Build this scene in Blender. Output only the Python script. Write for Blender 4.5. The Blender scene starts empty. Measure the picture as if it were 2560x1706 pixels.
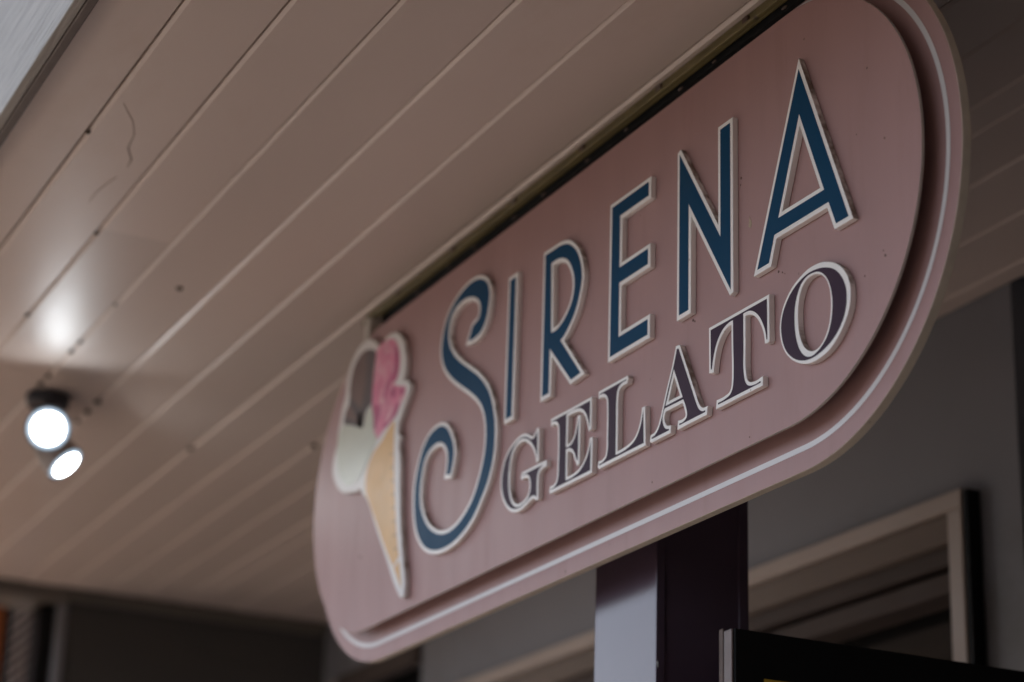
import bpy, bmesh, math, random
from mathutils import Vector, Matrix

random.seed(7)
scene = bpy.context.scene
R = math.radians
EYE = 1.6                                   # the photographer's eye, metres above the pavement

# ---------------------------------------------------------------- camera
PITCH, YAW, ROLL = R(20.2975), R(25.844), R(1.9172)
fwd = Vector((math.sin(YAW) * math.cos(PITCH), math.cos(YAW) * math.cos(PITCH), math.sin(PITCH)))
rt0 = Vector((math.cos(YAW), -math.sin(YAW), 0))
up0 = rt0.cross(fwd)
right = math.cos(ROLL) * rt0 + math.sin(ROLL) * up0
up = -math.sin(ROLL) * rt0 + math.cos(ROLL) * up0
cam_data = bpy.data.cameras.new('camera')
cam = bpy.data.objects.new('camera', cam_data)
scene.collection.objects.link(cam)
m = Matrix((right, up, -fwd)).transposed().to_4x4()
m.translation = Vector((0, 0, EYE))
cam.matrix_world = m
cam_data.sensor_width = 36
cam_data.lens = 76.89
cam_data.clip_start = 0.02
cam_data.clip_end = 600
cam_data.dof.use_dof = True
cam_data.dof.focus_distance = 2.98
cam_data.dof.aperture_fstop = 2.5
scene.camera = cam

# ---------------------------------------------------------------- sky and sun
SUN_EL, SUN_AZ = R(50), R(62)               # azimuth from +Y towards +X: the sun stands behind the building
world = bpy.data.worlds.new('World')
scene.world = world
world.use_nodes = True
wn = world.node_tree
sky = wn.nodes.new('ShaderNodeTexSky')
sky.sky_type = 'NISHITA'
sky.sun_disc = False
sky.sun_elevation = SUN_EL
sky.sun_rotation = SUN_AZ
sky.air_density = 0.8
sky.dust_density = 3.5
sky.ozone_density = 0.6
haze_tint = wn.nodes.new('ShaderNodeHueSaturation')      # a hazy day: a paler sky all round
haze_tint.inputs['Saturation'].default_value = 0.5
wn.links.new(sky.outputs[0], haze_tint.inputs['Color'])
wn.links.new(haze_tint.outputs[0], wn.nodes['Background'].inputs[0])
wn.nodes['Background'].inputs[1].default_value = 0.15
sun_data = bpy.data.lights.new('sun', 'SUN')
sun_data.energy = 2.2
sun_data.angle = R(0.53)
sun_data.color = (1, 0.95, 0.88)
sun = bpy.data.objects.new('sun', sun_data)
scene.collection.objects.link(sun)
sdir = Vector((math.sin(SUN_AZ) * math.cos(SUN_EL), math.cos(SUN_AZ) * math.cos(SUN_EL), math.sin(SUN_EL)))
sun.rotation_euler = sdir.to_track_quat('Z', 'Y').to_euler()
sun.location = sdir * 30

vs = scene.view_settings
vs.view_transform = 'Standard'
vs.look = 'None'
vs.exposure = 1.98
vs.gamma = 1.0
vs.use_curve_mapping = False
scene.cycles.max_bounces = 8
scene.cycles.diffuse_bounces = 4
scene.cycles.glossy_bounces = 4
scene.cycles.caustics_reflective = False
scene.cycles.sample_clamp_indirect = 6

# ---------------------------------------------------------------- materials
def nodes_of(name):
    mt = bpy.data.materials.new(name)
    mt.use_nodes = True
    nt = mt.node_tree
    return mt, nt, nt.nodes['Principled BSDF']

def mat(name, col, rough=0.5, vary=0.06, scale=6.0, bump=0.0, bscale=60.0, stretch=(1, 1, 1), spec=0.5, coat=0.0,
        coat_rough=0.1, specks=0.0, speck_col=(0.05, 0.035, 0.025), speck_scale=40.0, speck_thr=0.035,
        dust=None, blotch=None, rough_vary=0.1, metal=0.0, own=0.0):
    """Procedural paint: colour varied by two noises, optional specks, dust lying on upward faces, blotches, bump."""
    mt, nt, b = nodes_of(name)
    N, L = nt.nodes, nt.links
    tc = N.new('ShaderNodeTexCoord')
    mp = N.new('ShaderNodeMapping'); mp.inputs['Scale'].default_value = stretch
    L.new(tc.outputs['Object'], mp.inputs[0])
    n1 = N.new('ShaderNodeTexNoise'); n1.inputs['Scale'].default_value = scale; n1.inputs['Detail'].default_value = 6
    L.new(mp.outputs[0], n1.inputs['Vector'])
    mx = N.new('ShaderNodeMix'); mx.data_type = 'RGBA'
    dk = tuple(max(0, c * (1 - vary * 2)) for c in col); lt = tuple(min(1, c * (1 + vary * 2)) for c in col)
    mx.inputs[6].default_value = (*dk, 1); mx.inputs[7].default_value = (*lt, 1)
    L.new(n1.outputs['Fac'], mx.inputs[0])
    out = mx.outputs[2]
    def blend(fac, colour, src):
        q = N.new('ShaderNodeMix'); q.data_type = 'RGBA'
        q.inputs[7].default_value = (*colour, 1)
        L.new(fac, q.inputs[0]); L.new(src, q.inputs[6])
        return q.outputs[2]
    def ramp(src, a, c):
        r = N.new('ShaderNodeMapRange'); r.inputs[1].default_value = a; r.inputs[2].default_value = c
        L.new(src, r.inputs[0]); return r.outputs[0]
    def ramp2(src, lo, hi):
        r = N.new('ShaderNodeMapRange'); r.inputs[3].default_value = lo; r.inputs[4].default_value = hi
        L.new(src, r.inputs[0]); return r.outputs[0]
    def mul(a, v):
        q = N.new('ShaderNodeMath'); q.operation = 'MULTIPLY'; L.new(a, q.inputs[0])
        if isinstance(v, (int, float)): q.inputs[1].default_value = v
        else: L.new(v, q.inputs[1])
        return q.outputs[0]
    if blotch:
        nb = N.new('ShaderNodeTexNoise'); nb.inputs['Scale'].default_value = blotch[1]; nb.inputs['Detail'].default_value = 8
        nb.inputs['Roughness'].default_value = 0.7
        L.new(mp.outputs[0], nb.inputs['Vector'])
        out = blend(mul(ramp(nb.outputs['Fac'], blotch[2], blotch[2] + 0.12), blotch[3]), blotch[0], out)
    if specks:
        v = N.new('ShaderNodeTexVoronoi'); v.inputs['Scale'].default_value = speck_scale; v.inputs['Randomness'].default_value = 1
        L.new(tc.outputs['Object'], v.inputs['Vector'])
        n3 = N.new('ShaderNodeTexNoise'); n3.inputs['Scale'].default_value = speck_scale * 0.35
        L.new(tc.outputs['Object'], n3.inputs['Vector'])
        f = mul(ramp(v.outputs['Distance'], speck_thr * 2, speck_thr), ramp(n3.outputs['Fac'], 0.56, 0.66))
        out = blend(mul(f, specks), speck_col, out)
    if dust:
        g = N.new('ShaderNodeNewGeometry'); s = N.new('ShaderNodeSeparateXYZ'); L.new(g.outputs['Normal'], s.inputs[0])
        n4 = N.new('ShaderNodeTexNoise'); n4.inputs['Scale'].default_value = 55; n4.inputs['Detail'].default_value = 5
        L.new(tc.outputs['Object'], n4.inputs['Vector'])
        f = mul(ramp(s.outputs['Z'], 0.05, 0.35), ramp(n4.outputs['Fac'], 0.25, 0.6))
        out = blend(mul(f, 0.9), dust, out)
    if own:
        oi = N.new('ShaderNodeObjectInfo')
        hv = N.new('ShaderNodeHueSaturation')
        L.new(ramp2(oi.outputs['Random'], 1 - own, 1 + own), hv.inputs['Value']); L.new(out, hv.inputs['Color'])
        out = hv.outputs[0]
    L.new(out, b.inputs['Base Color'])
    n2 = N.new('ShaderNodeTexNoise'); n2.inputs['Scale'].default_value = scale * 2.3; n2.inputs['Detail'].default_value = 4
    L.new(mp.outputs[0], n2.inputs['Vector'])
    mr = N.new('ShaderNodeMapRange'); mr.inputs[3].default_value = max(0.02, rough - rough_vary); mr.inputs[4].default_value = min(1, rough + rough_vary)
    L.new(n2.outputs['Fac'], mr.inputs[0]); L.new(mr.outputs[0], b.inputs['Roughness'])
    b.inputs['Specular IOR Level'].default_value = spec
    b.inputs['Coat Weight'].default_value = coat
    b.inputs['Coat Roughness'].default_value = coat_rough
    b.inputs['Metallic'].default_value = metal
    if bump:
        nb2 = N.new('ShaderNodeTexNoise'); nb2.inputs['Scale'].default_value = bscale; nb2.inputs['Detail'].default_value = 5
        L.new(mp.outputs[0], nb2.inputs['Vector'])
        bp = N.new('ShaderNodeBump'); bp.inputs['Strength'].default_value = bump; bp.inputs['Distance'].default_value = 0.004
        L.new(nb2.outputs['Fac'], bp.inputs['Height']); L.new(bp.outputs[0], b.inputs['Normal'])
        if coat: L.new(bp.outputs[0], b.inputs['Coat Normal'])
    return mt

def set_in(key, name, v):
    M[key].node_tree.nodes['Principled BSDF'].inputs[name].default_value = v

def glow(name, col, strength):
    mt, nt, b = nodes_of(name)
    b.inputs['Base Color'].default_value = (0.8, 0.8, 0.8, 1)
    b.inputs['Emission Color'].default_value = (*col, 1)
    b.inputs['Emission Strength'].default_value = strength
    return mt

M = {
 'pink': mat('pink_paint', (0.395, 0.238, 0.228), 0.46, 0.04, 2.2, bump=0.03, bscale=90, spec=0.35, stretch=(1, 5, 0.7), blotch=((0.34, 0.195, 0.18), 3.0, 0.53, 0.35), specks=0.8, speck_scale=30, speck_thr=0.035),
 'cream': mat('raw_board_edge', (0.64, 0.56, 0.46), 0.7, 0.12, 25, bump=0.3, bscale=120, specks=0.9, speck_scale=45, speck_thr=0.07),
 'panel_edge': mat('panel_edge', (0.50, 0.45, 0.40), 0.45, 0.1, 30),
 'stripe': mat('white_line_paint', (0.72, 0.70, 0.70), 0.45, 0.02, 20, specks=0.5, speck_scale=40),
 'white': mat('white_letter', (0.90, 0.875, 0.845), 0.38, 0.03, 14, specks=0.55, speck_scale=60, speck_thr=0.06, speck_col=(0.25, 0.15, 0.08), dust=(0.16, 0.115, 0.075)),
 'blue': mat('blue_vinyl', (0.002, 0.050, 0.115), 0.5, 0.05, 5, spec=0.10, specks=0.3, speck_scale=30, speck_thr=0.015, speck_col=(0.2, 0.2, 0.2)),
 'purple': mat('plum_vinyl', (0.048, 0.026, 0.046), 0.5, 0.05, 5, spec=0.12, specks=0.3, speck_scale=35, speck_thr=0.015, speck_col=(0.2, 0.2, 0.2)),
 'ceiling': mat('taupe_ceiling_paint', (0.655, 0.548, 0.492), 0.43, 0.03, 3.0, bump=0.12, bscale=26, stretch=(1, 0.35, 1), coat=0.0, rough_vary=0.06, own=0.07,
                specks=0.6, speck_scale=7, speck_thr=0.02, blotch=((0.58, 0.455, 0.38), 2.4, 0.56, 0.5)),
 'ceiling_end': mat('dark_header_paint', (0.16, 0.14, 0.12), 0.5, 0.06, 4),
 'backing': mat('dark_backing', (0.06, 0.05, 0.04), 0.8),
 'fascia': mat('weathered_white_wood', (0.36, 0.335, 0.305), 0.75, 0.20, 9, bump=0.7, bscale=22, stretch=(9, 0.5, 9), blotch=((0.15, 0.13, 0.10), 11, 0.58, 0.75)),
 'fascia_under': mat('brown_trim_paint', (0.10, 0.075, 0.065), 0.55, 0.1, 8, bump=0.2),
 'rail': mat('olive_rail_paint', (0.15, 0.12, 0.045), 0.42, 0.2, 18, specks=0.9, speck_scale=30, speck_thr=0.1),
 'wall': mat('grey_wall_paint', (0.24, 0.24, 0.262), 0.6, 0.07, 2.2, bump=0.15, bscale=40, blotch=((0.17, 0.16, 0.155), 1.7, 0.54, 0.6)),
 'end_wall': mat('charcoal_wall_paint', (0.075, 0.07, 0.066), 0.6, 0.08, 2, bump=0.1),
 'trim': mat('taupe_trim_paint', (0.46, 0.38, 0.33), 0.42, 0.06, 5, bump=0.1),
 'blind': mat('brown_blind_box', (0.20, 0.16, 0.135), 0.65, 0.1, 4, spec=0.2),
 'trim_dark': mat('brown_sash_paint', (0.095, 0.074, 0.066), 0.65, 0.08, 5, spec=0.15),
 'black': mat('black_paint', (0.004, 0.0036, 0.0036), 0.6, spec=0.25, vary=0.1, scale=9, specks=0.5, speck_scale=60, speck_col=(0.05, 0.045, 0.04)),
 'glass': mat('dark_window_glass', (0.006, 0.006, 0.006), 0.06, 0.1, 3, spec=0.2, rough_vary=0.02),
 'post': mat('plum_post_gloss', (0.085, 0.056, 0.082), 0.20, 0.06, 5, bump=0.035, bscale=70, specks=0.35, speck_scale=60, speck_col=(0.2, 0.2, 0.2), coat=0.5, coat_rough=0.2, rough_vary=0.04, spec=0.35),
 'edge_strip': mat('brown_board_edge', (0.20, 0.155, 0.145), 0.5, 0.15, 20, blotch=((0.08, 0.06, 0.05), 9, 0.5, 0.7)),
 'rust': mat('rusty_metal', (0.10, 0.06, 0.045), 0.55, 0.3, 40, blotch=((0.25, 0.24, 0.22), 30, 0.55, 0.6)),
 'yellow': mat('yellow_print', (0.55, 0.34, 0.03), 0.5, 0.05, 9),
 'lamp_body': mat('charcoal_lamp_metal', (0.028, 0.028, 0.036), 0.4, 0.05, 9),
 'lens': glow('lit_lamp_lens', (0.90, 0.96, 1.0), 12.0),
 'lamp_taupe': mat('taupe_lamp_paint', (0.34, 0.28, 0.25), 0.4, 0.05, 9),
 'crack': mat('cracked_paint', (0.27, 0.205, 0.165), 0.7),
 'lens_rim': glow('dim_lens_rim', (0.55, 0.78, 1.0), 0.26),
 'orange': mat('orange_paint', (0.62, 0.16, 0.03), 0.5, 0.08, 5),
 'slat': mat('pale_slat_paint', (0.24, 0.20, 0.20), 0.5, 0.1, 12),
 'brown_ice': mat('chocolate_print', (0.125, 0.058, 0.043), 0.38, 0.22, 10, blotch=((0.17, 0.085, 0.065), 14, 0.52, 0.6)),
 'brown_dark': mat('dark_chocolate_print', (0.052, 0.029, 0.028), 0.38, 0.2, 18),
 'pink_ice': mat('strawberry_print', (0.66, 0.17, 0.29), 0.4, 0.16, 22, blotch=((0.75, 0.42, 0.48), 30, 0.48, 0.85)),
 'pink_deep': mat('raspberry_print', (0.46, 0.055, 0.17), 0.4, 0.18, 30, blotch=((0.62, 0.20, 0.32), 40, 0.55, 0.7)),
 'cream_ice': mat('vanilla_print', (0.55, 0.56, 0.47), 0.35, 0.06, 12),
 'cream_green': mat('pistachio_print', (0.42, 0.42, 0.29), 0.35, 0.1, 20),
 'cone': mat('wafer_print', (0.70, 0.42, 0.165), 0.45, 0.08, 18, blotch=((0.50, 0.30, 0.11), 16, 0.55, 0.5)),
 'cone_line': mat('wafer_line_print', (0.30, 0.17, 0.07), 0.3, 0.1, 18),
 'white_rim': mat('white_acrylic_rim', (0.74, 0.71, 0.69), 0.10, 0.03, 14, rough_vary=0.03, dust=(0.25, 0.19, 0.14)),
 'white_gloss': mat('white_acrylic', (0.74, 0.71, 0.69), 0.42, 0.03, 14, rough_vary=0.04, dust=(0.25, 0.19, 0.14)),
 'paving': mat('sandstone_paving', (0.37, 0.295, 0.235), 0.85, 0.1, 1.5, bump=0.3, blotch=((0.24, 0.22, 0.20), 1.1, 0.55, 0.6)),
 'joint': mat('paving_joint', (0.10, 0.09, 0.08), 0.9),
 'asphalt': mat('worn_road', (0.055, 0.050, 0.045), 0.9, 0.15, 3, bump=0.4),
 'kerb': mat('kerb_stone', (0.38, 0.37, 0.35), 0.8, 0.1, 4, bump=0.3),
 'roof': mat('roof_felt', (0.10, 0.10, 0.10), 0.9),
 'grime': mat('panel_grime', (0.16, 0.10, 0.085), 0.9, 0.3, 60),
 'dirt': mat('dirt_clump', (0.055, 0.038, 0.02), 0.9, 0.3, 60),
 'chip_wood': mat('bare_chip', (0.42, 0.33, 0.24), 0.8, 0.25, 200),
 'chip_white': mat('white_chip', (0.75, 0.75, 0.75), 0.4),
}

set_in('post', 'Coat IOR', 1.5)

# ---------------------------------------------------------------- builders
COL = scene.collection

def tag(o, label=None, cat=None, group=None, kind=None):
    if label: o['label'] = label
    if cat: o['category'] = cat
    if group: o['group'] = group
    if kind: o['kind'] = kind
    return o

def empty(name, loc, label=None, cat=None, **k):
    o = bpy.data.objects.new(name, None)
    o.empty_display_size = 0.1
    COL.objects.link(o)
    o.location = loc
    return tag(o, label, cat, **k)

def place(name, me, parent=None, origin=None, label=None, **k):
    """Link a mesh given in world coordinates; a child keeps its root's origin, a root takes its own."""
    o = bpy.data.objects.new(name, me)
    COL.objects.link(o)
    if parent is not None:
        root = parent
        off = Vector((0, 0, 0))
        while root is not None:
            off += root.location
            root = root.parent
        me.transform(Matrix.Translation(-off))
        o.parent = parent
    elif origin is not None:
        me.transform(Matrix.Translation(-Vector(origin)))
        o.location = origin
    return tag(o, label, **k)

def box_bm(bm, x0, x1, y0, y1, z0, z1, mi=0):
    v = [bm.verts.new((x, y, z)) for x in (x0, x1) for y in (y0, y1) for z in (z0, z1)]
    for f in ((0, 1, 3, 2), (4, 6, 7, 5), (0, 4, 5, 1), (2, 3, 7, 6), (0, 2, 6, 4), (1, 5, 7, 3)):
        bm.faces.new([v[i] for i in f]).material_index = mi

def finish(bm, name, mats, bevel=0.0, seg=2, smooth=False):
    if bevel:
        bmesh.ops.bevel(bm, geom=list(bm.edges), offset=bevel, segments=seg, affect='EDGES', profile=0.5)
    bmesh.ops.recalc_face_normals(bm, faces=bm.faces)
    me = bpy.data.meshes.new(name)
    bm.to_mesh(me); bm.free()
    for mm in (mats if isinstance(mats, (list, tuple)) else [mats]):
        me.materials.append(M[mm] if isinstance(mm, str) else mm)
    if smooth:
        for p in me.polygons: p.use_smooth = True
    return me

def box(name, x0, x1, y0, y1, z0, z1, mt, parent=None, bevel=0.0, **k):
    bm = bmesh.new()
    box_bm(bm, x0, x1, y0, y1, z0, z1)
    me = finish(bm, name, mt, bevel)
    return place(name, me, parent, None if parent else ((x0 + x1) / 2, (y0 + y1) / 2, z0), **k)

def cylinder(bm, p0, p1, r0, r1=None, n=24, caps=True):
    p0, p1 = Vector(p0), Vector(p1)
    r1 = r0 if r1 is None else r1
    d = (p1 - p0).normalized()
    a = d.orthogonal().normalized(); b = d.cross(a)
    rings = []
    for p, r in ((p0, r0), (p1, r1)):
        rings.append([bm.verts.new(p + r * (math.cos(t) * a + math.sin(t) * b)) for t in (2 * math.pi * i / n for i in range(n))])
    for i in range(n):
        bm.faces.new((rings[0][i], rings[0][(i + 1) % n], rings[1][(i + 1) % n], rings[1][i]))
    if caps:
        bm.faces.new(rings[0]); bm.faces.new(rings[1])

# ---- flat shapes that lie in the plane of the sign (a runs towards the near end, b is up; metres)
def smooth_loop(pts, step=0.004):
    """Closed Catmull-Rom through the points; a point with a third value is a corner."""
    n = len(pts)
    P = [Vector(p[:2]) for p in pts]
    corner = [len(p) > 2 for p in pts]
    out = []
    for i in range(n):
        j = (i + 1) % n
        a, b = P[i], P[j]
        out.append(a)
        if corner[i] and corner[j]:
            continue
        pa, pb = P[i - 1], P[(j + 1) % n]
        d = (b - a).length
        def tangent(p, q, r):
            l0, l1 = (q - p).length, (r - q).length
            if l0 < 1e-9 or l1 < 1e-9: return Vector((0, 0))
            v = ((q - p) / l0 * l1 + (r - q) / l1 * l0) / (l0 + l1)
            return v
        ta = tangent(pa, a, b) if not corner[i] else None
        tb = tangent(a, b, pb) if not corner[j] else None
        if ta is None: ta = 2 * (b - a) / d - tb
        if tb is None: tb = 2 * (b - a) / d - ta
        k = max(2, min(12, int(d / step)))
        for s in range(1, k):
            t = s / k
            h = (2 * t**3 - 3 * t**2 + 1) * a + (t**3 - 2 * t**2 + t) * ta * d + (-2 * t**3 + 3 * t**2) * b + (t**3 - t**2) * tb * d
            out.append(h)
    return out

def area(l):
    return 0.5 * sum(l[i - 1].x * l[i].y - l[i].x * l[i - 1].y for i in range(len(l)))

def offset_loop(loop, w, limit=3.2, tip=1.05):
    """Grow a counter-clockwise loop outwards by w (a clockwise hole shrinks); acute tips are cut blunt at tip*w."""
    l = [loop[i] for i in range(len(loop)) if (loop[i] - loop[i - 1]).length > 1e-6]
    n = len(l); out = []
    for i in range(n):
        d0 = (l[i] - l[i - 1]).normalized(); d1 = (l[(i + 1) % n] - l[i]).normalized()
        n0 = Vector((d0.y, -d0.x)); n1 = Vector((d1.y, -d1.x))
        s = n0 + n1
        if s.length < 1e-4:
            out += [l[i] + (n0 + d0) * w, l[i] + (n1 - d1) * w]; continue
        bis = s.normalized(); c = bis.dot(n0)
        convex = d0.x * d1.y - d0.y * d1.x > 0
        if convex and 1 / c > limit:
            t0 = (tip - c) / max(1e-4, d0.dot(bis))
            out += [l[i] + n0 * w + d0 * w * t0, l[i] + n1 * w - d1 * w * t0]
        else:
            out.append(l[i] + bis * (w / c))
    # drop the small loops an offset makes at tight inner bends
    changed = True; guard = 0
    while changed and guard < 60:
        changed = False; guard += 1
        n = len(out)
        for i in range(n):
            a, b = out[i], out[(i + 1) % n]
            for k in range(2, min(n // 3, 60)):
                j = (i + k) % n
                c, d = out[j], out[(j + 1) % n]
                den = (b.x - a.x) * (d.y - c.y) - (b.y - a.y) * (d.x - c.x)
                if abs(den) < 1e-14: continue
                t = ((c.x - a.x) * (d.y - c.y) - (c.y - a.y) * (d.x - c.x)) / den
                u = ((c.x - a.x) * (b.y - a.y) - (c.y - a.y) * (b.x - a.x)) / den
                if 1e-6 < t < 1 - 1e-6 and 1e-6 < u < 1 - 1e-6:
                    x = a + (b - a) * t
                    idx = [(i + 1 + q) % n for q in range(k)]
                    keep = [out[q] for q in range(n) if q not in idx]
                    pos = keep.index(a) + 1
                    out = keep[:pos] + [x] + keep[pos:]
                    changed = True
                    break
            if changed: break
    return out

def flat_mesh(name, loops, x_front, thick, mats, bevel=0.0, smooth_edges=False):
    """Extrude loops (first outer, then holes) from world x = x_front back by thick; world a -> -y, b -> z."""
    cu = bpy.data.curves.new(name, 'CURVE')
    cu.dimensions = '2D'; cu.fill_mode = 'BOTH'
    cu.extrude = max(0.0001, thick / 2 - bevel); cu.bevel_depth = bevel; cu.bevel_resolution = 2
    cu.offset = -bevel
    for l in loops:
        sp = cu.splines.new('POLY')
        sp.points.add(len(l) - 1)
        for p, q in zip(sp.points, l): p.co = (q.x, q.y, 0, 1)
        sp.use_cyclic_u = True
    tmp = bpy.data.objects.new('tmp', cu)
    me = bpy.data.meshes.new_from_object(tmp)
    bpy.data.objects.remove(tmp); bpy.data.curves.remove(cu)
    mw = Matrix(((0, 0, -1, x_front + thick / 2), (-1, 0, 0, 0), (0, 1, 0, EYE), (0, 0, 0, 1)))
    me.transform(mw)
    me.name = name
    bm = bmesh.new(); bm.from_mesh(me)
    bmesh.ops.remove_doubles(bm, verts=bm.verts, dist=1e-6)
    bmesh.ops.recalc_face_normals(bm, faces=bm.faces)
    bm.to_mesh(me); bm.free()
    me.materials.clear()
    mats = mats if isinstance(mats, (list, tuple)) else [mats]
    for mm in mats: me.materials.append(M[mm])
    for p in me.polygons:
        p.use_smooth = False
        p.material_index = 0 if (len(mats) == 1 or p.normal.x < -0.9) else 1
    return me

def stadium(y_near, y_far, z0, z1, n=48):
    r = (z1 - z0) / 2; zc = (z0 + z1) / 2
    pts = []
    for i in range(n + 1):
        t = -math.pi / 2 + math.pi * i / n
        pts.append(Vector((-(y_near + r) + r * math.cos(t), zc + r * math.sin(t))))
    for i in range(n + 1):
        t = math.pi / 2 + math.pi * i / n
        pts.append(Vector((-(y_far - r) + r * math.cos(t), zc + r * math.sin(t))))
    return pts

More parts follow.
